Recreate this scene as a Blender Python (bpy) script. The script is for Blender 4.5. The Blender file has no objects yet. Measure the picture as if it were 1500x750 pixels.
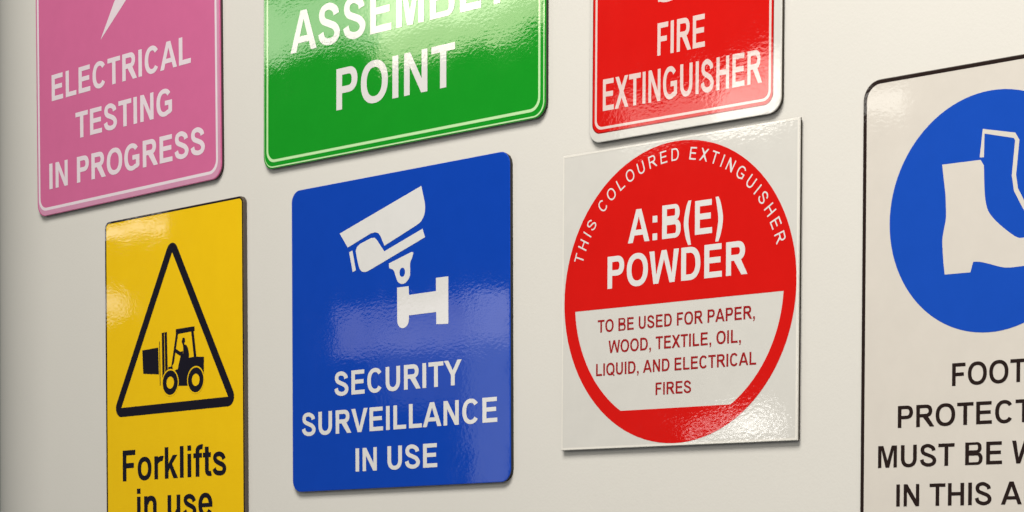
import bpy, math
from math import sin, cos, radians, pi, sqrt
from mathutils import Vector, Matrix
from mathutils.geometry import tessellate_polygon

# ------------------------------------------------------------------ camera, world, lamps, exposure
scene = bpy.context.scene
C = bpy.data.collections.new('safety_signs'); scene.collection.children.link(C)
EYE = Vector((0, -1.6, 0))
PHI, PITCH, ROLL, FPX, CY = radians(44.069), radians(-0.686), radians(-0.021), 3314.755, 892.632
fw = Vector((-sin(PHI)*cos(PITCH), cos(PHI)*cos(PITCH), sin(PITCH)))
rt = Vector((cos(PHI), sin(PHI), 0)); up = rt.cross(fw)
rt2 = rt*cos(ROLL) + up*sin(ROLL); up2 = -rt*sin(ROLL) + up*cos(ROLL)
cd = bpy.data.cameras.new('camera'); cam = bpy.data.objects.new('camera', cd); C.objects.link(cam)
M = Matrix((rt2, up2, -fw)).transposed().to_4x4(); M.translation = EYE
cam.matrix_world = M
cd.sensor_width = 36; cd.lens = FPX*36/1500; cd.shift_y = (CY-375)/1500
cd.clip_start = .01; cd.clip_end = 100
scene.camera = cam

vs = scene.view_settings
vs.view_transform = 'Standard'; vs.look = 'None'; vs.gamma = 1; vs.exposure = 0; vs.use_curve_mapping = False
scene.cycles.max_bounces = 6

w = bpy.data.worlds.new('World'); scene.world = w; w.use_nodes = True
w.node_tree.nodes['Background'].inputs[0].default_value = (.86, .95, 1.0, 1)
w.node_tree.nodes['Background'].inputs[1].default_value = .09

def area(name, loc, target, sx, sy, radiance, col, spread=180):
    l = bpy.data.lights.new(name, 'AREA'); l.shape = 'RECTANGLE'; l.size = sx; l.size_y = sy
    l.energy = radiance*pi*sx*sy; l.color = col; l.spread = radians(spread)
    o = bpy.data.objects.new(name, l); C.objects.link(o); o.location = loc
    o.rotation_euler = (Vector(target)-Vector(loc)).to_track_quat('-Z', 'Z').to_euler()
    return o
# ceiling panel over the viewer's shoulder: the main warm light, soft shadows below the boards
area('ceiling_panel_lamp', (-.7, -1.8, 2.35), (-1.6, 0, .25), 1.5, 1.05, 19.6, (1, .97, .90))
# added fill lamp, unseen: broad soft light from behind and right of the viewer
area('added_fill_lamp', (.9, -2.9, .9), (-1.2, 0, .2), 2.2, 1.8, 3.05, (1, .96, .895))

def pix(x, y, Y):      # a line of sight of the photograph carried to the plane y = Y
    r = fw + rt2*((x-750)/FPX) - up2*((y-CY)/FPX)
    t = (Y-EYE.y)/r.y
    return EYE + r*t
def glare_lamp(name, x0, y0, x1, y1, Y, radiance, col):
    # added lamps, placed so each mirrors as glare on a chosen patch of board
    a = pix(x0, (y0+y1)/2, Y); b = pix(x1, (y0+y1)/2, Y)
    xm = (x0+x1)/2; t = pix(xm, y0, Y); u = pix(xm, y1, Y)
    c = Vector(((a.x+b.x)/2, -Y, (t.z+u.z)/2))
    return area(name, c, c+Vector((0, 1, 0)), abs(b.x-a.x), abs(t.z-u.z), radiance, col)
GL = 'added_glare_lamp'
glare_lamp(GL, 350, -50, 815, 44, 3.0, 5.8, (.95, 1, .76))
glare_lamp(GL, 545, -50, 815, 64, 2.9, 7.5, (1, .96, .66))
glare_lamp(GL, 910, 128, 1152, 200, 3.0, 3.5, (1, .95, .86))
glare_lamp(GL, 1040, 80, 1156, 196, 2.9, 6.0, (1, .95, .86))
glare_lamp(GL, 1000, 624, 1140, 640, 3.0, 6.5, (1, .98, .95))
glare_lamp(GL, 1080, 606, 1140, 640, 2.9, 5.0, (1, .98, .95))
glare_lamp(GL, 490, 446, 752, 510, 3.0, 1.45, (.96, .88, 1))
glare_lamp(GL, 690, 425, 752, 720, 2.9, 1.3, (.85, .9, 1))
glare_lamp(GL, 560, 470, 690, 590, 2.8, .5, (.85, .86, 1))
glare_lamp(GL, 130, 326, 235, 348, 3.0, 4.0, (1, 1, .95))
glare_lamp(GL, 130, 430, 176, 462, 3.0, 3.0, (1, 1, .95))
glare_lamp(GL, 1264, 128, 1335, 172, 3.0, 4.0, (1, .98, .9))

# ------------------------------------------------------------------ helpers
def tag(o, label=None, cat=None, group=None, kind=None):
    if label: o['label'] = label
    if cat: o['category'] = cat
    if group: o['group'] = group
    if kind: o['kind'] = kind
    return o
def link(name, me, parent=None, label=None):
    o = bpy.data.objects.new(name, me); C.objects.link(o)
    if parent: o.parent = parent
    if label: o['label'] = label
    return o

def nodes(name):
    m = bpy.data.materials.new(name); m.use_nodes = True
    nt = m.node_tree; b = nt.nodes['Principled BSDF']
    return m, nt, b
def mk(nt, t, **kw):
    n = nt.nodes.new(t)
    for k, v in kw.items(): n.inputs[k].default_value = v
    return n
def gloss(name, col, rough=.055, wear=.05, peel=1.0, spec=.5):
    """screen-printed laminated vinyl: flat ink, faint mottling, orange-peel surface and a slow waviness"""
    m, nt, b = nodes(name); L = nt.links
    tc = mk(nt, 'ShaderNodeTexCoord')
    n1 = mk(nt, 'ShaderNodeTexNoise', Scale=38.0, Detail=4.0, Roughness=.6)
    L.new(tc.outputs['Object'], n1.inputs['Vector'])
    mx = nt.nodes.new('ShaderNodeMix'); mx.data_type = 'RGBA'
    mx.inputs[6].default_value = (*[c*(1-wear) for c in col], 1); mx.inputs[7].default_value = (*[min(1, c*(1+wear)+wear*.03) for c in col], 1)
    L.new(n1.outputs['Fac'], mx.inputs[0]); L.new(mx.outputs[2], b.inputs['Base Color'])
    b.inputs['Roughness'].default_value = rough; b.inputs['Specular IOR Level'].default_value = spec
    n4 = mk(nt, 'ShaderNodeTexNoise', Scale=17.0, Detail=5.0, Roughness=.65)
    L.new(tc.outputs['Object'], n4.inputs['Vector'])
    mr = nt.nodes.new('ShaderNodeMapRange'); mr.inputs[1].default_value = .35; mr.inputs[2].default_value = .75
    mr.inputs[3].default_value = rough*.5; mr.inputs[4].default_value = rough*1.25
    L.new(n4.outputs['Fac'], mr.inputs[0]); L.new(mr.outputs[0], b.inputs['Roughness'])
    mp = mk(nt, 'ShaderNodeMapping'); mp.inputs['Scale'].default_value = (.72, 1, 1.15)
    L.new(tc.outputs['Object'], mp.inputs[0])
    n2 = mk(nt, 'ShaderNodeTexNoise', Scale=300.0, Detail=1.5, Roughness=.5)
    L.new(mp.outputs[0], n2.inputs['Vector'])
    n3 = mk(nt, 'ShaderNodeTexNoise', Scale=9.0, Detail=2.0, Roughness=.4)
    L.new(tc.outputs['Object'], n3.inputs['Vector'])
    b1 = mk(nt, 'ShaderNodeBump', Strength=1.0, Distance=.000028*peel)
    b2 = mk(nt, 'ShaderNodeBump', Strength=1.0, Distance=.00045)
    m2 = nt.nodes.new('ShaderNodeMapRange'); m2.inputs[1].default_value = .35; m2.inputs[2].default_value = .65
    m2.inputs[3].default_value = .35; m2.inputs[4].default_value = 1.0
    L.new(n4.outputs['Fac'], m2.inputs[0]); L.new(m2.outputs[0], b1.inputs['Strength'])
    b1.inputs['Distance'].default_value *= 1.25
    L.new(n2.outputs['Fac'], b1.inputs['Height']); L.new(n3.outputs['Fac'], b2.inputs['Height'])
    L.new(b2.outputs[0], b1.inputs['Normal']); L.new(b1.outputs[0], b.inputs['Normal'])
    return m
def matte(name, col, rough=.7, scale=60, wear=.06, bump=0):
    m, nt, b = nodes(name); L = nt.links
    tc = mk(nt, 'ShaderNodeTexCoord')
    n1 = mk(nt, 'ShaderNodeTexNoise', Scale=float(scale), Detail=5.0, Roughness=.6)
    L.new(tc.outputs['Object'], n1.inputs['Vector'])
    mx = nt.nodes.new('ShaderNodeMix'); mx.data_type = 'RGBA'
    mx.inputs[6].default_value = (*[c*(1-wear) for c in col], 1); mx.inputs[7].default_value = (*[c*(1+wear) for c in col], 1)
    L.new(n1.outputs['Fac'], mx.inputs[0]); L.new(mx.outputs[2], b.inputs['Base Color'])
    b.inputs['Roughness'].default_value = rough
    if bump:
        n2 = mk(nt, 'ShaderNodeTexNoise', Scale=420.0, Detail=3.0)
        L.new(tc.outputs['Object'], n2.inputs['Vector'])
        bb = mk(nt, 'ShaderNodeBump', Strength=1.0, Distance=bump)
        L.new(n2.outputs['Fac'], bb.inputs['Height']); L.new(bb.outputs[0], b.inputs['Normal'])
    return m
MAT = dict(
    wall=matte('wall_paint', (.755, .724, .672), .62, 5, .03, .0001),
    far=matte('far_wall_paint', (.42, .43, .39), .8, 4, .05),
    pad=matte('foam_tape', (.03, .027, .022), .9),
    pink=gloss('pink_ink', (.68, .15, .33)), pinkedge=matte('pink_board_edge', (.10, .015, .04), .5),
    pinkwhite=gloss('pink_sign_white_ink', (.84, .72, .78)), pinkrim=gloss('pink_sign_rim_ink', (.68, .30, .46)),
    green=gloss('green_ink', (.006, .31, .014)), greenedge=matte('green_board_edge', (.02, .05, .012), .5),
    white=gloss('white_vinyl', (.71, .685, .64), peel=1.3), whiteink=gloss('white_ink', (.78, .76, .74)),
    palegreen=gloss('pale_green_line_ink', (.56, .84, .44)),
    red=gloss('red_ink', (.69, .007, .004), spec=.45, peel=1.3), redline=gloss('white_line_on_red_ink', (.80, .62, .58)),
    darkred=gloss('dark_red_outline_ink', (.30, .006, .006)), redtext=gloss('red_text_ink', (.36, .012, .014)),
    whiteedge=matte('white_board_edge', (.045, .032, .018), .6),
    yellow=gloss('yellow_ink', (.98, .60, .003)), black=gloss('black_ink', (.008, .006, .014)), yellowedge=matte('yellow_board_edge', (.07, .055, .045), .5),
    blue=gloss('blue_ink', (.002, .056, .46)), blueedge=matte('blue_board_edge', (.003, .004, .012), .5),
    footblue=gloss('foot_disc_blue_ink', (.008, .075, .50)), footwhite=gloss('foot_sign_white_vinyl', (.72, .665, .60)),
    brown=gloss('brown_black_ink', (.022, .012, .010)),
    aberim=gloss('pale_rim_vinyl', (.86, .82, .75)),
)

# ------------------------------------------------------------------ flat shapes
def ell(cx, cy, rx, ry, a0, a1, n=14, p=2.0):
    out = []
    for i in range(n+1):
        a = radians(a0+(a1-a0)*i/n); c, s = cos(a), sin(a)
        k = (abs(c)**p+abs(s)**p)**(-1/p)
        out.append((cx+rx*k*c, cy+ry*k*s))
    return out
def rr(x0, y0, x1, y1, r, n=8):
    if r <= 0: return [(x0, y0), (x1, y0), (x1, y1), (x0, y1)]
    return (ell(x1-r, y0+r, r, r, -90, 0, n)+ell(x1-r, y1-r, r, r, 0, 90, n)
            + ell(x0+r, y1-r, r, r, 90, 180, n)+ell(x0+r, y0+r, r, r, 180, 270, n))
def smooth(pts, n=6):
    """Catmull-Rom through the points"""
    P = [pts[0]]+list(pts)+[pts[-1]]; out = []
    for i in range(1, len(P)-2):
        for j in range(n):
            t = j/n; q = []
            for d in (0, 1):
                a, b, c, e = P[i-1][d], P[i][d], P[i+1][d], P[i+2][d]
                q.append(.5*((2*b)+(-a+c)*t+(2*a-5*b+4*c-e)*t*t+(-a+3*b-3*c+e)*t**3))
            out.append(tuple(q))
    out.append(tuple(pts[-1])); return out
def stroke(path, s, h):
    """contour of a broad pen: s wide where it travels up or down, h thick where it travels sideways"""
    L_, R_ = [], []
    for i, p in enumerate(path):
        a = path[max(0, i-1)]; b = path[min(len(path)-1, i+1)]
        dx, dy = b[0]-a[0], b[1]-a[1]; l = math.hypot(dx, dy) or 1
        nx, ny = -dy/l, dx/l
        L_.append((p[0]+nx*s/2, p[1]+ny*h/2)); R_.append((p[0]-nx*s/2, p[1]-ny*h/2))
    return L_+R_[::-1]
def clean(c):
    out = []
    for p in c:
        if not out or math.hypot(p[0]-out[-1][0], p[1]-out[-1][1]) > 1e-7: out.append(p)
    if len(out) > 1 and math.hypot(out[0][0]-out[-1][0], out[0][1]-out[-1][1]) < 1e-7: out.pop()
    return out
def flat(name, shapes, mat, parent, lift, label=None):
    """shapes: list of (outer, [holes], layer) in millimetres on the board's face -> one printed mesh"""
    V, F = [], []
    for sh in shapes:
        outer, holes = sh[0], sh[1]; lay = sh[2] if len(sh) > 2 else 0
        loops = [clean(outer)]+[clean(h) for h in holes]
        y = -(lift+lay*.012)/1000
        base = len(V)
        vv = [[Vector((a, b, 0)) for a, b in lp] for lp in loops]
        tris = tessellate_polygon(vv)
        flatv = [p for lp in loops for p in lp]
        V += [(a/1000, y, b/1000) for a, b in flatv]
        for t in tris:
            p0, p1, p2 = (flatv[k] for k in t)
            ar = (p1[0]-p0[0])*(p2[1]-p0[1])-(p2[0]-p0[0])*(p1[1]-p0[1])
            if abs(ar) < 1e-9: continue
            t = tuple(t) if ar > 0 else tuple(t[::-1])
            F.append([base+k for k in t])          # x,z counter-clockwise faces -y
    me = bpy.data.meshes.new(name); me.from_pydata(V, [], F); me.update()
    me.materials.append(mat)
    return link(name, me, parent, label)
def ring(outer, inner): return [(outer, [inner])]

# ------------------------------------------------------------------ lettering (bold grotesque), cap height 1
def glyph(ch, s, h):
    """-> (shapes, ink width, left bearing, advance)"""
    R = lambda a, b, c, d: [(a, b), (c, b), (c, d), (a, d)]
    P = 2.25; ov = .012
    if ch == 'A':
        W = 1.0; t = s*1.12; d = s*1.06; c = .2; sl = (W/2-t/2)
        xin = lambda y: d+(W/2-d)*y/(1-.0-(.22))       # inner edge of the left leg
        top = .78
        xl = lambda y: d+(W/2-d)*y/top
        y1, y2 = .215, .215+h*.95
        return [([(0, 0), (sl, 1), (W-sl, 1), (W, 0), (W-d, 0), (W-xl(y1), y1), (xl(y1), y1), (d, 0)], [[(xl(y2), y2), (W-xl(y2), y2), (W/2, top)]])], W, 0, 1.009
    if ch == 'B':
        W = .84; m = .535; r1 = .25; r2 = .27
        o = [(0, 0), (0, 1)]+ell(W-.05-.23, (1+m)/2-.01, .23, (1-m)/2+.01, 90, -72, 12, P)+ell(W-.27, (m+.0)/2+.01, .27, m/2+.01, 62, -90, 12, P)
        o = [(max(0, a), min(1, max(0, b))) for a, b in o]
        h1 = [(s, m+h*.45)]+[(s, 1-h)][:0]+ell(W-.05-.23, (1+m)/2+.0, .23-s*.95, (1-m)/2-h*.72, -90, 90, 10, P)
        a1 = [(s, h1[1][1])]+h1[1:]+[(s, h1[-1][1])]
        h2 = ell(W-.27, m/2-.0, .27-s*.95, m/2-h*.78, -90, 90, 10, P)
        a2 = [(s, h2[0][1])]+h2+[(s, h2[-1][1])]
        return [(o, [a1, a2])], W, .102, 1.009
    if ch == 'C':
        W = .875
        return [(stroke(ell(W/2+.01, .5, W/2-s/2, .5-h/2+ov, 38, 322, 40, P), s, h), [])], W-.01, .067, 1.009
    if ch == 'D':
        W = .84; rx = .46
        o = [(0, 0), (0, 1)]+ell(W-rx, .5, rx, .5, 90, -90, 24, P)
        i = ell(W-rx, .5, rx-s, .5-h, -90, 90, 20, P)
        return [(o, [[(s, h)]+i+[(s, 1-h)]])], W, .102, 1.009
    if ch == 'E':
        W = .757; m = .52
        return [([(0, 0), (0, 1), (W-.02, 1), (W-.02, 1-h), (s, 1-h), (s, m+h/2), (W-.06, m+h/2), (W-.06, m-h/2), (s, m-h/2), (s, h), (W, h), (W, 0)], [])], W, .102, .932
    if ch == 'F':
        W = .684; m = .5
        return [([(0, 0), (0, 1), (W, 1), (W, 1-h), (s, 1-h), (s, m+h/2), (W-.08, m+h/2), (W-.08, m-h/2), (s, m-h/2), (s, 0)], [])], W, .103, .853
    if ch == 'G':
        W = .922; xr = W
        arc = ell(W/2, .5, W/2-s/2, .5-h/2+ov, 40, 300, 38, P)
        arc += [(W-s*.45, .16)]
        b = [(W*.54, .385), (W*.54, .385+h), (W, .385+h), (W, .13), (W-s*.5, .07), (W-s, .2), (W-s, .385)]
        return [(stroke(arc, s, h), []), (b, [], 1)], W, .065, 1.087
    if ch == 'H':
        W = .804; m = .52
        return [([(0, 0), (0, 1), (s, 1), (s, m+h/2), (W-s, m+h/2), (W-s, 1), (W, 1), (W, 0), (W-s, 0), (W-s, m-h/2), (s, m-h/2), (s, 0)], [])], W, .102, 1.009
    if ch == 'I': return [(R(0, 0, s, 1), [])], s, .096, .19+s
    if ch == 'L':
        W = .70
        return [([(0, 0), (0, 1), (s, 1), (s, h), (W, h), (W, 0)], [])], W, .107, .853
    if ch == 'M':
        W = .964; q = s*1.45
        return [([(0, 0), (0, 1), (q, 1), (W/2, .33), (W-q, 1), (W, 1), (W, 0), (W-s*.93, 0), (W-s*.93, .80), (W/2+s*.5, 0), (W/2-s*.5, 0), (s*.93, .80), (s*.93, 0)], [])], W, .099, 1.163
    if ch == 'N':
        W = .80
        return [([(0, 0), (0, 1), (s*1.02, 1), (W-s*.93, .33), (W-s*.93, 1), (W, 1), (W, 0), (W-s*1.0, 0), (s*.93, .665), (s*.93, 0)], [])], W, .103, 1.009
    if ch in 'OQ':
        W = .964
        r = [(ell(W/2, .5, W/2, .5+ov, 0, 360, 40, P)[:-1], [ell(W/2, .5, W/2-s, .5+ov-h, 0, 360, 36, P)[:-1]])]
        if ch == 'Q': r.append(([(W*.52, .20), (W*.60, .31), (W*1.0, .0), (W*.93, -.10)], [], 1))
        return r, W, .061, 1.087
    if ch in 'PR':
        W = .768 if ch == 'P' else .80; b = .39 if ch == 'P' else .43; rx = .32
        e = ell(W-rx, (1+b)/2, rx, (1-b)/2, 90, -90, 18, P)
        hole = ell(W-rx, (1+b)/2, rx-s, (1-b)/2-h, -90, 90, 16, P)
        hole = [(s, b+h)]+hole+[(s, 1-h)]
        if ch == 'P': return [([(0, 0), (0, 1)]+e+[(s, b), (s, 0)], [hole])], W, .102, .932
        leg = [(.40, b+.02), (.40+s*1.02, b+.04), (.905, 0), (.905-s*1.18, 0), (.33, b+.01)]
        return [([(0, 0), (0, 1)]+e+[(s, b), (s, 0)], [hole]), (leg, [], 1)], .905, .102, 1.009
    if ch == 'S':
        W = .816; a, b = s/2, W-s/2
        path = [(b-.035, .70), (b-.09, .83), (W/2, 1-h/2+ov), (a+.09, .88), (a+.03, .735), (a+.10, .60), (W/2, .51), (b-.10, .415), (b+.0, .27), (b-.08, .12), (W/2, h/2-ov), (a+.075, .15), (a-.005, .315)]
        return [(stroke(smooth(path, 6), s, h), [])], W, .05, .932
    if ch == 'T':
        W = .795
        return [([(0, 1), (W, 1), (W, 1-h), (W/2+s/2, 1-h), (W/2+s/2, 0), (W/2-s/2, 0), (W/2-s/2, 1-h), (0, 1-h)], [])], W, .029, .853
    if ch == 'U':
        W = .80; rx = W/2
        o = [(0, 1)]+ell(W/2, .40, rx, .40+ov, 180, 360, 24, P)+[(W, 1), (W-s, 1)]+ell(W/2, .40, rx-s, .40+ov-h, 0, -180, 20, P)+[(s, 1)]
        return [(o, [])], W, .10, 1.009
    if ch == 'V':
        W = .93
        return [([(0, 1), (s*1.08, 1), (W/2, .24), (W-s*1.08, 1), (W, 1), (W/2+s*.53, 0), (W/2-s*.53, 0)], [])], W, 0, .932
    if ch == 'W':
        W = 1.31; q = s*1.03; a = .295
        return [([(0, 1), (q, 1), (a+.012, .27), (W/2-q/2, 1), (W/2+q/2, 1), (W-a-.012, .27), (W-q, 1), (W, 1), (W-a+q*.5, 0), (W-a-q*.5, 0), (W/2, .73), (a+q*.5, 0), (a-q*.5, 0)], [])], W, .004, 1.318
    if ch == 'X':
        W = .93; q = s*1.17
        return [([(0, 0), (W/2-q*.55, .515), (.03, 1), (.03+q, 1), (W/2, .70), (W-.03-q, 1), (W-.03, 1), (W/2+q*.55, .515), (W, 0), (W-q, 0), (W/2, .325), (q, 0)], [])], W, 0, .932
    if ch == 'Y':
        W = .93; q = s*1.12
        return [([(0, 1), (q, 1), (W/2, .60), (W-q, 1), (W, 1), (W/2+s/2, .42), (W/2+s/2, 0), (W/2-s/2, 0), (W/2-s/2, .42)], [])], W, 0, .932
    if ch == ':': return [(R(0, 0, s, h*1.15), []), (R(0, .53, s, .53+h*1.15), [])], s, .13, .465
    if ch == ',': return [([(0, 0), (0, h*1.1), (s, h*1.1), (s, 0), (s*.75, -.13), (s*.3, -.21), (s*.05, -.15), (s*.42, -.07), (s*.5, 0)], [])], s, .1, .388
    if ch in '()':
        W = .33; f = (lambda x: x) if ch == '(' else (lambda x: W-x)
        o = smooth([(W, 1.04), (W*.45, .80), (0+.01, .42), (W*.45, .02), (W, -.27)], 6)
        i = smooth([(W-s*.75, -.27), (W*.45+s*.35, 0), (s*.92, .38), (W*.42+s*.62, .8), (W-s*.05, 1.04)][::1], 6)
        o2 = smooth([(W-s*.62, 1.04), (W*.25, .80), (0, .385), (W*.25, -.03), (W-s*.62, -.27)], 6)
        i2 = smooth([(W, -.27), (W*.25+s*.86, -.0), (s*.95, .385), (W*.25+s*.86, .77), (W, 1.04)], 6)
        return [([(f(x), y) for x, y in o2+i2], [])], W, .07, .465
    xh = .738
    if ch == 'o':
        W = .74
        return [(ell(W/2, xh/2, W/2, xh/2+ov, 0, 360, 32, P)[:-1], [ell(W/2, xh/2, W/2-s*.95, xh/2+ov-h*.92, 0, 360, 28, P)[:-1]])], W, .055, .853
    if ch == 'r':
        W = .46
        arc = [(s/2, .42), (s*.62, .54), (s+.06, .635), (W-.05, xh-h*.5), (W, xh-h*.56)]
        return [(R(0, 0, s*.96, xh), []), (stroke(smooth(arc, 4), s*.9, h*1.02), [], 1)], W, .092, .543
    if ch == 'k':
        W = .685; q = s*1.2
        return [([(0, 0), (0, 1), (s*.96, 1), (s*.96, .47), (W-.03-q, xh), (W-.03, xh), (W-.30, .455), (W, 0), (W-q, 0), (W-.30-s*.62, .32), (s*.96, .21), (s*.96, 0)], [])], W, .093, .777
    if ch == 'l': return [(R(0, 0, s*.96, 1), [])], s*.96, .1, .388
    if ch == 'i': return [(R(0, 0, s*.96, xh), []), (R(0, 1-h, s*.96, 1), [])], s*.96, .1, .388
    if ch == 'f':
        W = .475; x = .11
        arc = [(x+s*.48, 0), (x+s*.48, .4), (x+s*.48, .76), (x+s*.62, .88), (W-.08, 1-h*.42), (W, 1-h*.46)]
        pth = arc[:3]+smooth(arc[2:], 5)[1:]
        return [(stroke(pth, s*.96, h*.95), []), (R(0, xh-h*.9, W-.04, xh), [], 1)], W, .014, .465
    if ch == 't':
        W = .42; x = .10
        arc = [(x+s*.48, .92), (x+s*.48, .3)]+smooth([(x+s*.48, .22), (x+s*.6, .11), (W-.06, h*.45), (W, h*.5)], 5)
        return [(stroke(arc, s*.96, h*.95), []), (R(0, xh-h*.9, W-.02, xh), [], 1)], W, .029, .465
    if ch == 's':
        W = .70; a, b = s/2, W-s/2; k = xh
        path = [(b-.02, .50), (b-.09, .61), (W/2, k-h/2+ov), (a+.07, .63), (a+.03, .535), (a+.11, .44), (W/2, .38), (b-.07, .31), (b, .20), (b-.08, .09), (W/2, h/2-ov), (a+.07, .11), (a-.01, .225)]
        return [(stroke(smooth(path, 6), s*.9, h*.9), [])], W, .033, .777
    if ch == 'n':
        W = .665; rx = .30
        o = [(0, 0), (0, xh), (s*.92, xh), (s*.92, xh-.07)]+ell(W-rx, xh-.26, rx, .26+ov, 125, 0, 14, P)+[(W, 0), (W-s*.96, 0)]+ell(W-rx, xh-.26, rx-s*.96, .26+ov-h, 0, 150, 12, P)[:-1]+[(s*.96, xh-.30), (s*.96, 0)]
        return [(o, [])], W, .092, .853
    if ch == 'u':
        W = .665; sh, W2, l, a = glyph('n', s, h)
        return [([(W-x, xh-y) for x, y in sh[0][0]], [])], W, .09, .853
    if ch == 'e':
        W = .71
        arc = ell(W/2, xh/2, W/2-s*.47, xh/2-h*.46+ov, 0, 328, 40, P)
        return [(stroke(arc, s*.94, h*.92), []), (R(s*.7, xh/2-h*.42, W-.004, xh/2+h*.36), [], 1)], W, .047, .777
    raise KeyError(ch)

def layout(text, s, h, track=0):
    out = []; x = 0; first = None
    for k, ch in enumerate(text):
        if ch == ' ': x += .388+track; continue
        sh, W, lb, adv = glyph(ch, s, h)
        if first is None: first = x+lb
        out.append((sh, x+lb, W)); last = x+lb+W
        x += adv+track
    return out, first, last
def line(text, u0, u1, v, cap, mat, parent, s=.2, h=.165, lift=.22, track=0, label=None):
    L, a, b = layout(text, s, h, track)
    k = (u1-u0)/(b-a); shapes = []
    for sh, x, W in L:
        for q in sh:
            f = lambda c: [(u0+(x-a+p[0])*k, v+p[1]*cap) for p in c]
            shapes.append((f(q[0]), [f(z) for z in q[1]], q[2] if len(q) > 2 else 0))
    return flat('lettering', shapes, mat, parent, lift, label)

# ------------------------------------------------------------------ boards
def board(name, origin, rot, w_, h_, r, thick, face_mat, edge_mat, label, pad=1.0, bev=.8, dark_rim=False):
    """Empty at the lower left corner of the board's face; > panel (rounded sheet), backing_pad"""
    root = bpy.data.objects.new(name, None); C.objects.link(root)
    root.empty_display_size = .05
    root.location = (origin[0], 0, origin[1]); root.rotation_euler = (0, -radians(rot), 0)
    tag(root, label, 'sign', 'safety signs on the wall')
    n = 8
    rings = []
    for ins, y in ((bev, 0), (bev*.3, bev*.3), (0, bev), (0, thick)):
        rings.append([(a/1000, y/1000, b/1000) for a, b in rr(ins, ins, w_-ins, h_-ins, max(r-ins, .05), n)])
    N = len(rings[0]); V = [v for q in rings for v in q]; F = [list(range(N))]; mi = [0]
    for k in range(3):
        for i in range(N):
            j = (i+1) % N
            F.append([k*N+j, k*N+i, (k+1)*N+i, (k+1)*N+j]); mi.append(0 if k < (0 if dark_rim else 2) else 1)
    F.append([3*N+i for i in range(N)][::-1]); mi.append(1)
    me = bpy.data.meshes.new('panel'); me.from_pydata(V, [], F); me.update()
    me.materials.append(face_mat); me.materials.append(edge_mat)
    for p, m_ in zip(me.polygons, mi): p.material_index = m_
    link('panel', me, root)
    if pad is not None:
        q = rr(pad, pad, w_-pad, h_-pad, max(r-pad, .5), 4); M_ = len(q)
        V = [(a/1000, thick/1000+.00002, b/1000) for a, b in q]+[(a/1000, (WALL_Y-.02)/1000, b/1000) for a, b in q]
        F = [list(range(M_)), [M_+i for i in range(M_)][::-1]]+[[(i+1) % M_, i, M_+i, M_+(i+1) % M_] for i in range(M_)]
        me = bpy.data.meshes.new('backing_pad'); me.from_pydata(V, [], F); me.update(); me.materials.append(MAT['pad'])
        link('backing_pad', me, root)
    return root
WALL_Y = 5.4       # mm from the boards' faces to the wall
def corner(cx, cz, w_, h_, rot):
    r = radians(rot); return (cx-(w_/2*cos(r)-h_/2*sin(r)), cz-(w_/2*sin(r)+h_/2*cos(r)))

# ------------------------------------------------------------------ the wall
def build_wall():
    Y = WALL_Y/1000; R_ = .36; xl = -2.345; xr = 2.2; z0, z1 = -1.35, 1.6
    prof = [(xr, Y)]+[(xr-(xr-xl)*i/8, Y) for i in range(1, 9)]
    prof += [(xl-R_*sin(radians(a)), Y+R_*(1-cos(radians(a)))) for a in range(3, 91, 3)]
    prof += [(xl-R_, Y+.28)]
    V = [(x, y, z) for x, y in prof for z in (z0, z1)]
    F = [[2*i, 2*i+1, 2*i+3, 2*i+2] for i in range(len(prof)-1)]
    me = bpy.data.meshes.new('wall'); me.from_pydata(V, [], F); me.update()
    for p in me.polygons: p.use_smooth = True
    me.materials.append(MAT['wall'])
    tag(link('wall', me), kind='structure')
    V = [(-5.2, .9, z0), (-2.0, .9, z0), (-2.0, .9, z1), (-5.2, .9, z1)]
    me = bpy.data.meshes.new('far_wall'); me.from_pydata(V, [], [[0, 1, 2, 3]]); me.materials.append(MAT['far'])
    tag(link('far_wall', me), kind='structure')
build_wall()

# ------------------------------------------------------------------ pink: electrical testing
o = board('electrical_testing_sign', corner(-2.1837, .6013, .3597, .3, .7208), .7208, 359.7, 420, 16, 2.6, MAT['pink'], MAT['pinkedge'],
          'glossy pink sign with white lettering about electrical testing, above the yellow sign')
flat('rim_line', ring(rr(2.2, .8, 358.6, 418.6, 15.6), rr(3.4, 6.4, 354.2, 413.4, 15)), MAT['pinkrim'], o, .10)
flat('border_line', ring(rr(3.4, 6.4, 354.2, 413.4, 15), rr(6.8, 9.9, 350.7, 410, 12.5)), MAT['pinkwhite'], o, .12)
flat('lightning_symbol', [([(134.3, 194.8), (185.5, 232.4), (174, 262), (205, 258), (196, 350), (150, 352), (158, 292), (128, 296), (165, 236)][:2]+[(188, 238), (172, 262), (214, 266), (214, 360), (160, 360), (146, 252), (166, 240)], [])], MAT['pinkwhite'], o, .12)
line('ELECTRICAL', 33, 307, 138, 31.6, MAT['pinkwhite'], o, .215, .175, label='white lettering reading ELECTRICAL')
line('TESTING', 82, 271.5, 84.8, 31.2, MAT['pinkwhite'], o, .215, .175, label='white lettering reading TESTING')
line('IN PROGRESS', 26.2, 331, 31.4, 31, MAT['pinkwhite'], o, .215, .175, label='white lettering reading IN PROGRESS')

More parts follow.
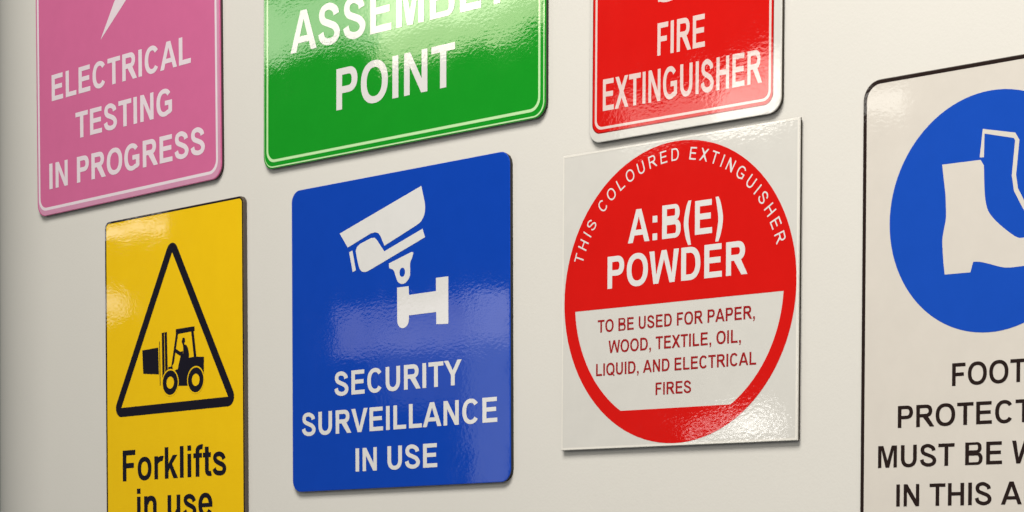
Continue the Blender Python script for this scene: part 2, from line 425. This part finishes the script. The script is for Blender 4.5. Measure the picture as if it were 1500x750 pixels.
# ------------------------------------------------------------------ green: assembly point
o = board('assembly_point_sign', corner(-1.7156, .6015, .4248, .3, -.2125), -.2125, 424.8, 450, 15, 2.6, MAT['green'], MAT['greenedge'],
          'glossy green sign reading assembly point with a bright reflection across its top')
flat('border_line', ring(rr(5.4, 6.9, 418.2, 443, 13), rr(8.2, 9.8, 415.4, 440.6, 11)), MAT['palegreen'], o, .12)
flat('rim_line', ring(rr(2.0, 1.1, 423.6, 448.6, 14.5), rr(2.4, 2.5, 422.2, 447, 13.6)), MAT['palegreen'], o, .12)  # sheet-edge highlight put into the print as a pale line
line('ASSEMBLY', 45.9, 379, 120.2, 44, MAT['whiteink'], o, .21, .165, label='white lettering reading ASSEMBLY')
line('POINT', 120.7, 300.3, 48.6, 43.6, MAT['whiteink'], o, .21, .165, label='white lettering reading POINT')

# ------------------------------------------------------------------ red: fire extinguisher
o = board('fire_extinguisher_sign', corner(-1.3317, .5651, .2281, .3, -.5535), -.5535, 228.1, 330, 14, 2.8, MAT['white'], MAT['whiteedge'],
          'red sign with wide white margin reading fire extinguisher, above the square sign with red disc')
flat('red_field', [(rr(4.4, 8.2, 219.6, 321, 10), [])], MAT['darkred'], o, .06)
flat('red_field', [(rr(5.4, 9.2, 218.6, 320, 9.4), [])], MAT['red'], o, .12)
flat('border_line', ring(rr(7.8, 11.9, 216.9, 318, 8.6), rr(10.2, 14.3, 214.4, 315.6, 7)), MAT['redline'], o, .18)
line('FIRE', 85, 141.4, 70.8, 29.8, MAT['redline'], o, .2, .16, label='white lettering reading FIRE')
line('EXTINGUISHER', 17.9, 207, 29, 29.6, MAT['redline'], o, .2, .16, label='white lettering reading EXTINGUISHER')
flat('extinguisher_symbol', [(smooth([(85, 205), (84.6, 160), (85, 124), (88, 120.2), (96, 118.6), (105, 120), (108, 124), (108.4, 160), (108, 205), (96, 216), (85, 205)], 5), []),
     ([(92, 214), (101, 214), (101, 226), (112, 230), (112, 234), (86, 234), (86, 230), (92, 226)], [], 1)], MAT['redline'], o, .22)

# ------------------------------------------------------------------ yellow: forklifts in use
o = board('forklift_sign', corner(-2.0914, .2285, .2597, .4, .3824), .3824, 259.7, 400, 8, 4.4, MAT['yellow'], MAT['yellowedge'],
          'tall yellow warning sign with black triangle and forklift, lettered forklifts in use', pad=1.0, dark_rim=True)
flat('border_line', ring(rr(.8, .8, 258.9, 399.2, 7.3), rr(3.2, 3.0, 256.6, 397.4, 5.2)), MAT['black'], o, .12)
def grow(poly, d, n=6):           # a convex outline pushed out by d with round corners (counter-clockwise)
    out = []; k = len(poly)
    for i in range(k):
        p, a, b = poly[i], poly[i-1], poly[(i+1) % k]
        n0 = math.atan2(-(p[0]-a[0]), p[1]-a[1]); n1 = math.atan2(-(b[0]-p[0]), b[1]-p[1])
        while n1 < n0: n1 += 2*pi
        for j in range(n+1):
            t = n0+(n1-n0)*j/n; out.append((p[0]+d*cos(t), p[1]+d*sin(t)))
    return out
tri = [(31, 178), (230.5, 178.6), (130.3, 351)]
flat('warning_triangle', [(grow(tri, 10.8), [tri])], MAT['black'], o, .2)
fk = [([(72.4, 242.6), (103.1, 243.6), (104.0, 212.5), (74.0, 215.2)], []),                       # load
      ([(109.8, 259.8), (114.3, 260.2), (115.1, 199.6), (110.8, 199.6)], []),                      # mast rails
      ([(115.1, 260.2), (119.6, 260.2), (120.8, 213.5), (116.1, 213.5)], []),
      ([(105.0, 250.5), (106.2, 250.5), (107.0, 199.5), (105.8, 199.5)], []),                       # fork back
      ([(136.4, 256.0), (136.2, 262.0), (171.0, 262.4), (171.2, 257.2)], []),                       # roof
      ([(136.4, 256.2), (140.4, 256.2), (132.6, 224), (127.0, 218)], [], 1),                         # front pillar
      ([(164.6, 258.0), (169.2, 258.0), (174.2, 226.5), (169.4, 226.5)], [], 1),                    # rear pillar
      ([(121.6, 219.5), (121.6, 205), (124, 197.5), (182, 194.5), (187.4, 204), (187.8, 226.4), (172, 227.8), (157, 227.5), (152.5, 233), (146, 233.5), (141.5, 222), (139.5, 216), (131, 214.5), (129.5, 220)], []),
      (smooth([(147, 246.5), (149.0, 250.8), (152.4, 250.6), (153.4, 247), (151.8, 243.6), (156, 242), (159.6, 236), (159.5, 227), (147.5, 227), (149.5, 235.5), (144.5, 235.6), (135.0, 239.8), (133.8, 236.6), (144, 231), (149.2, 232), (149.6, 241.4), (147, 246.5)], 4), [], 2)]
s = flat('forklift_symbol', fk, MAT['black'], o, .2, 'black forklift carrying a square load')
for cx, rw in ((125.4, 14.2), (172.6, 14.2)):
    wh = flat('wheel', [(ell(cx, 201.4, rw+1.6, rw+1.6, 0, 360, 28)[:-1], [])], MAT['yellow'], s, .26)
    flat('tyre', [(ell(cx, 201.4, rw, rw, 0, 360, 28)[:-1], [ell(cx, 201.4, 7.0, 7.0, 0, 360, 20)[:-1]])], MAT['black'], s, .30)
line('Forklifts', 33, 227, 91.3, 36.2, MAT['black'], o, .2, .165, label='black lettering reading Forklifts')
Lw, wa, wb = layout('in use', .2, .165)
kw = (201.5-60.5)/(wb-wa); e1 = Lw[1][1]+Lw[1][2]-wa; b2 = Lw[2][1]-wa
line('in', 60.5, 60.5+e1*kw, 45.5, 36.2, MAT['black'], o, .2, .165, label='black lettering reading in')
line('use', 60.5+b2*kw, 201.5, 45.5, 36.2, MAT['black'], o, .2, .165, label='black lettering reading use')

# ------------------------------------------------------------------ blue: security surveillance in use
o = board('surveillance_sign', corner(-1.7161, .2612, .3294, .3259, .2224), .2224, 329.4, 325.9, 13, 1.6, MAT['blue'], MAT['blueedge'],
          'square blue sign with white surveillance camera symbol, lettered security surveillance in use', pad=.7)
cs = flat('camera_symbol', [(smooth([(78.6, 271.7), (78.7, 271.75)], 1)[:1]+[(204.0, 306.5)]+smooth([(206.5, 298), (209.3, 287), (208.6, 277.5), (203.5, 270.5), (196.7, 267.2)], 4)+[(148.3, 251.4), (142.2, 262.2), (138.8, 265.6), (134, 267), (126.8, 266.4), (91.2, 255.6)], [])], MAT['whiteink'], o, .2, 'white surveillance camera on its bracket')
flat('camera_body', [([(103.8, 250.5), (105.6, 254.5), (110.9, 257.5), (128.0, 261.6), (133.2, 261.4), (136.8, 258.6), (148.0, 245.6), (205.6, 262.6), (209.3, 253.6)]+smooth([(126, 228.6), (119, 227.2), (112.6, 228.6), (109, 233), (106.2, 241)], 3), [])], MAT['whiteink'], cs, .2)
flat('camera_lens', [([(93.4, 250.3), (98.6, 251.7), (103.9, 230.3), (98.9, 229.0)], [])], MAT['whiteink'], cs, .2)
flat('camera_joint', [(smooth([(154.9, 232.3), (188.7, 240.6), (190.3, 235.4), (187.0, 229.3), (186.8, 217.4), (181.8, 211.0), (175, 209.2), (168.6, 212), (164.8, 219), (162.0, 224.6), (155.4, 227.4)], 4)[4:]+[(154.9, 232.3)], [ell(175.2, 221.2, 4.2, 4.8, 0, 360, 16)[:-1]])], MAT['whiteink'], cs, .2)
flat('camera_bracket', [([(167.3, 206.2), (184.6, 206.0), (185.2, 197.0), (225.0, 197.2), (225.0, 210.6), (243.0, 210.4), (242.9, 162.6), (225.3, 163.6), (225.3, 176.0), (185.0, 176.0), (185.0, 172.5)]+ell(176.1, 172, 8.8, 8.4, 0, -180, 10)+[(167.3, 172.5)], [])], MAT['whiteink'], cs, .2)
line('SECURITY', 69.2, 261.8, 100, 25.4, MAT['whiteink'], o, .205, .17, label='white lettering reading SECURITY')
line('SURVEILLANCE', 16.2, 311.7, 60, 24.8, MAT['whiteink'], o, .205, .17, label='white lettering reading SURVEILLANCE')
line('IN USE', 102.3, 226, 18.6, 24.4, MAT['whiteink'], o, .205, .17, label='white lettering reading IN USE')

# ------------------------------------------------------------------ white square with red disc: powder extinguisher
o = board('powder_extinguisher_sign', corner(-1.3406, .2667, .2827, .2826, -.5038), -.5038, 282.7, 282.6, .6, 2.2, MAT['white'], MAT['whiteedge'],
          'square white board with red disc for powder extinguishers, sharp corners, below the fire sign', pad=1.6)
CX, CZ = 141.9, 140.9
al = radians(3.9); Ri = 124.6
t0 = math.degrees(math.atan2(132.2-CZ, -sqrt(Ri**2-(132.2-CZ)**2))) % 360
t1 = math.degrees(math.atan2(35-CZ, -sqrt(Ri**2-(35-CZ)**2))) % 360
seg = ell(CX, CZ, Ri, Ri, t0, t1, 24)+ell(CX, CZ, Ri, Ri, 540-t1, 540-t0, 24)
flat('red_disc', [(ell(CX, CZ, 138.4, 138.4, 0, 360, 96)[:-1], [seg])], MAT['red'], o, .14)
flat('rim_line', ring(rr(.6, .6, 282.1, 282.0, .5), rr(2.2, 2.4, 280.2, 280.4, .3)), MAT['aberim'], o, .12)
line('A:B(E)', 84, 197.5, 191, 30.8, MAT['whiteink'], o, .215, .175, label='white lettering reading A:B(E)')
line('POWDER', 58.8, 225.8, 150.6, 30.2, MAT['whiteink'], o, .215, .175, label='white lettering reading POWDER')
line('TO BE USED FOR PAPER,', 46.8, 234.6, 110.2, 11.8, MAT['redtext'], o, .19, .155, label='dark red lettering reading TO BE USED FOR PAPER,')
line('WOOD, TEXTILE, OIL,', 60.6, 219, 90.0, 11.8, MAT['redtext'], o, .19, .155, label='dark red lettering reading WOOD, TEXTILE, OIL,')
line('LIQUID, AND ELECTRICAL', 45, 236.5, 69.2, 11.6, MAT['redtext'], o, .19, .155, label='dark red lettering reading LIQUID, AND ELECTRICAL')
line('FIRES', 119.2, 161.8, 47.8, 11.4, MAT['redtext'], o, .19, .155, label='dark red lettering reading FIRES')
def arc_text(text, a0, a1, rb, cap, mat, parent, s, h, track, label):
    L, a, b = layout(text, s, h, track); shapes = []
    for sh, x, W in L:
        th = radians(a0+(a1-a0)*((x+W/2)-a)/(b-a)); kx = radians(a0-a1)*(rb+cap*.4)/(b-a)
        for q in sh:
            def f(c):
                out = []
                for p in c:
                    lx, ly = (p[0]-W/2)*kx, rb+p[1]*cap
                    out.append((CX+ly*cos(th)+lx*sin(th), CZ+ly*sin(th)-lx*cos(th)))
                return out
            shapes.append((f(q[0]), [f(z) for z in q[1]], q[2] if len(q) > 2 else 0))
    return flat('lettering', shapes, mat, parent, .22, label)
arc_text('THIS COLOURED EXTINGUISHER', 162.6, 15.6, 120.6, 11.4, MAT['whiteink'], o, .135, .12, .36, 'white lettering curved along the disc reading THIS COLOURED EXTINGUISHER')

# ------------------------------------------------------------------ foot protection sign at the right edge
fx, fz = corner(-.9679, .2254, .33, .4, -.4739)
o = board('foot_protection_sign', (fx, fz), -.4739, 253.2, 400, 17, 2.0, MAT['footwhite'], MAT['yellowedge'],
          'white sign with black outline and blue disc showing a boot, about foot protection', dark_rim=True)
flat('border_line', ring(rr(.8, .8, 252.4, 399.2, 16.3), rr(4.0, 3.6, 249.6, 396.2, 13.6)), MAT['brown'], o, .12)
flat('blue_disc', [(ell(126.6, 276.6, 98.4, 98.4, 0, 360, 96)[:-1], [])], MAT['footblue'], o, .14)
boot = [(80.0, 320.1), (117.0, 319.6)]+smooth([(120.2, 314.5), (121.9, 286.2), (128.7, 271.6), (149.7, 254.2), (160, 252.0), (176, 249), (186, 243.5), (189, 236), (187.5, 228)], 5)+smooth([(172, 229.5), (158.4, 229.4), (141.0, 229.6), (126.0, 234.0), (117.0, 236.4), (110.9, 237.0)], 4)+[(108.2, 228.6), (83.4, 228.9)]+smooth([(82.2, 238), (80.8, 256.1), (82.2, 266), (84.2, 276.7), (83.4, 296)], 4)
bs = flat('boot_symbol', [(boot, [])], MAT['footwhite'], o, .2, 'white boot with a shin outline inside')
flat('leg_outline', [(stroke([(118.1, 321.5), (119.6, 342.6), (148.6, 335.6), (151.2, 331.4), (148.4, 303.6), (150.4, 291.6), (158.6, 277), (170, 263), (183, 254)], 4.0, 4.4), [])], MAT['footwhite'], bs, .2)
line('FOOT', 91.5, 161.6, 136.2, 18.7, MAT['brown'], o, .185, .155, label='black lettering reading FOOT')
line('PROTECTION', 38.2, 215, 103.6, 18.5, MAT['brown'], o, .185, .155, label='black lettering reading PROTECTION')
line('MUST BE WORN', 18.5, 234.7, 70.4, 18.6, MAT['brown'], o, .185, .155, label='black lettering reading MUST BE WORN')
line('IN THIS AREA', 37.3, 216, 37.4, 18.6, MAT['brown'], o, .185, .155, label='black lettering reading IN THIS AREA')
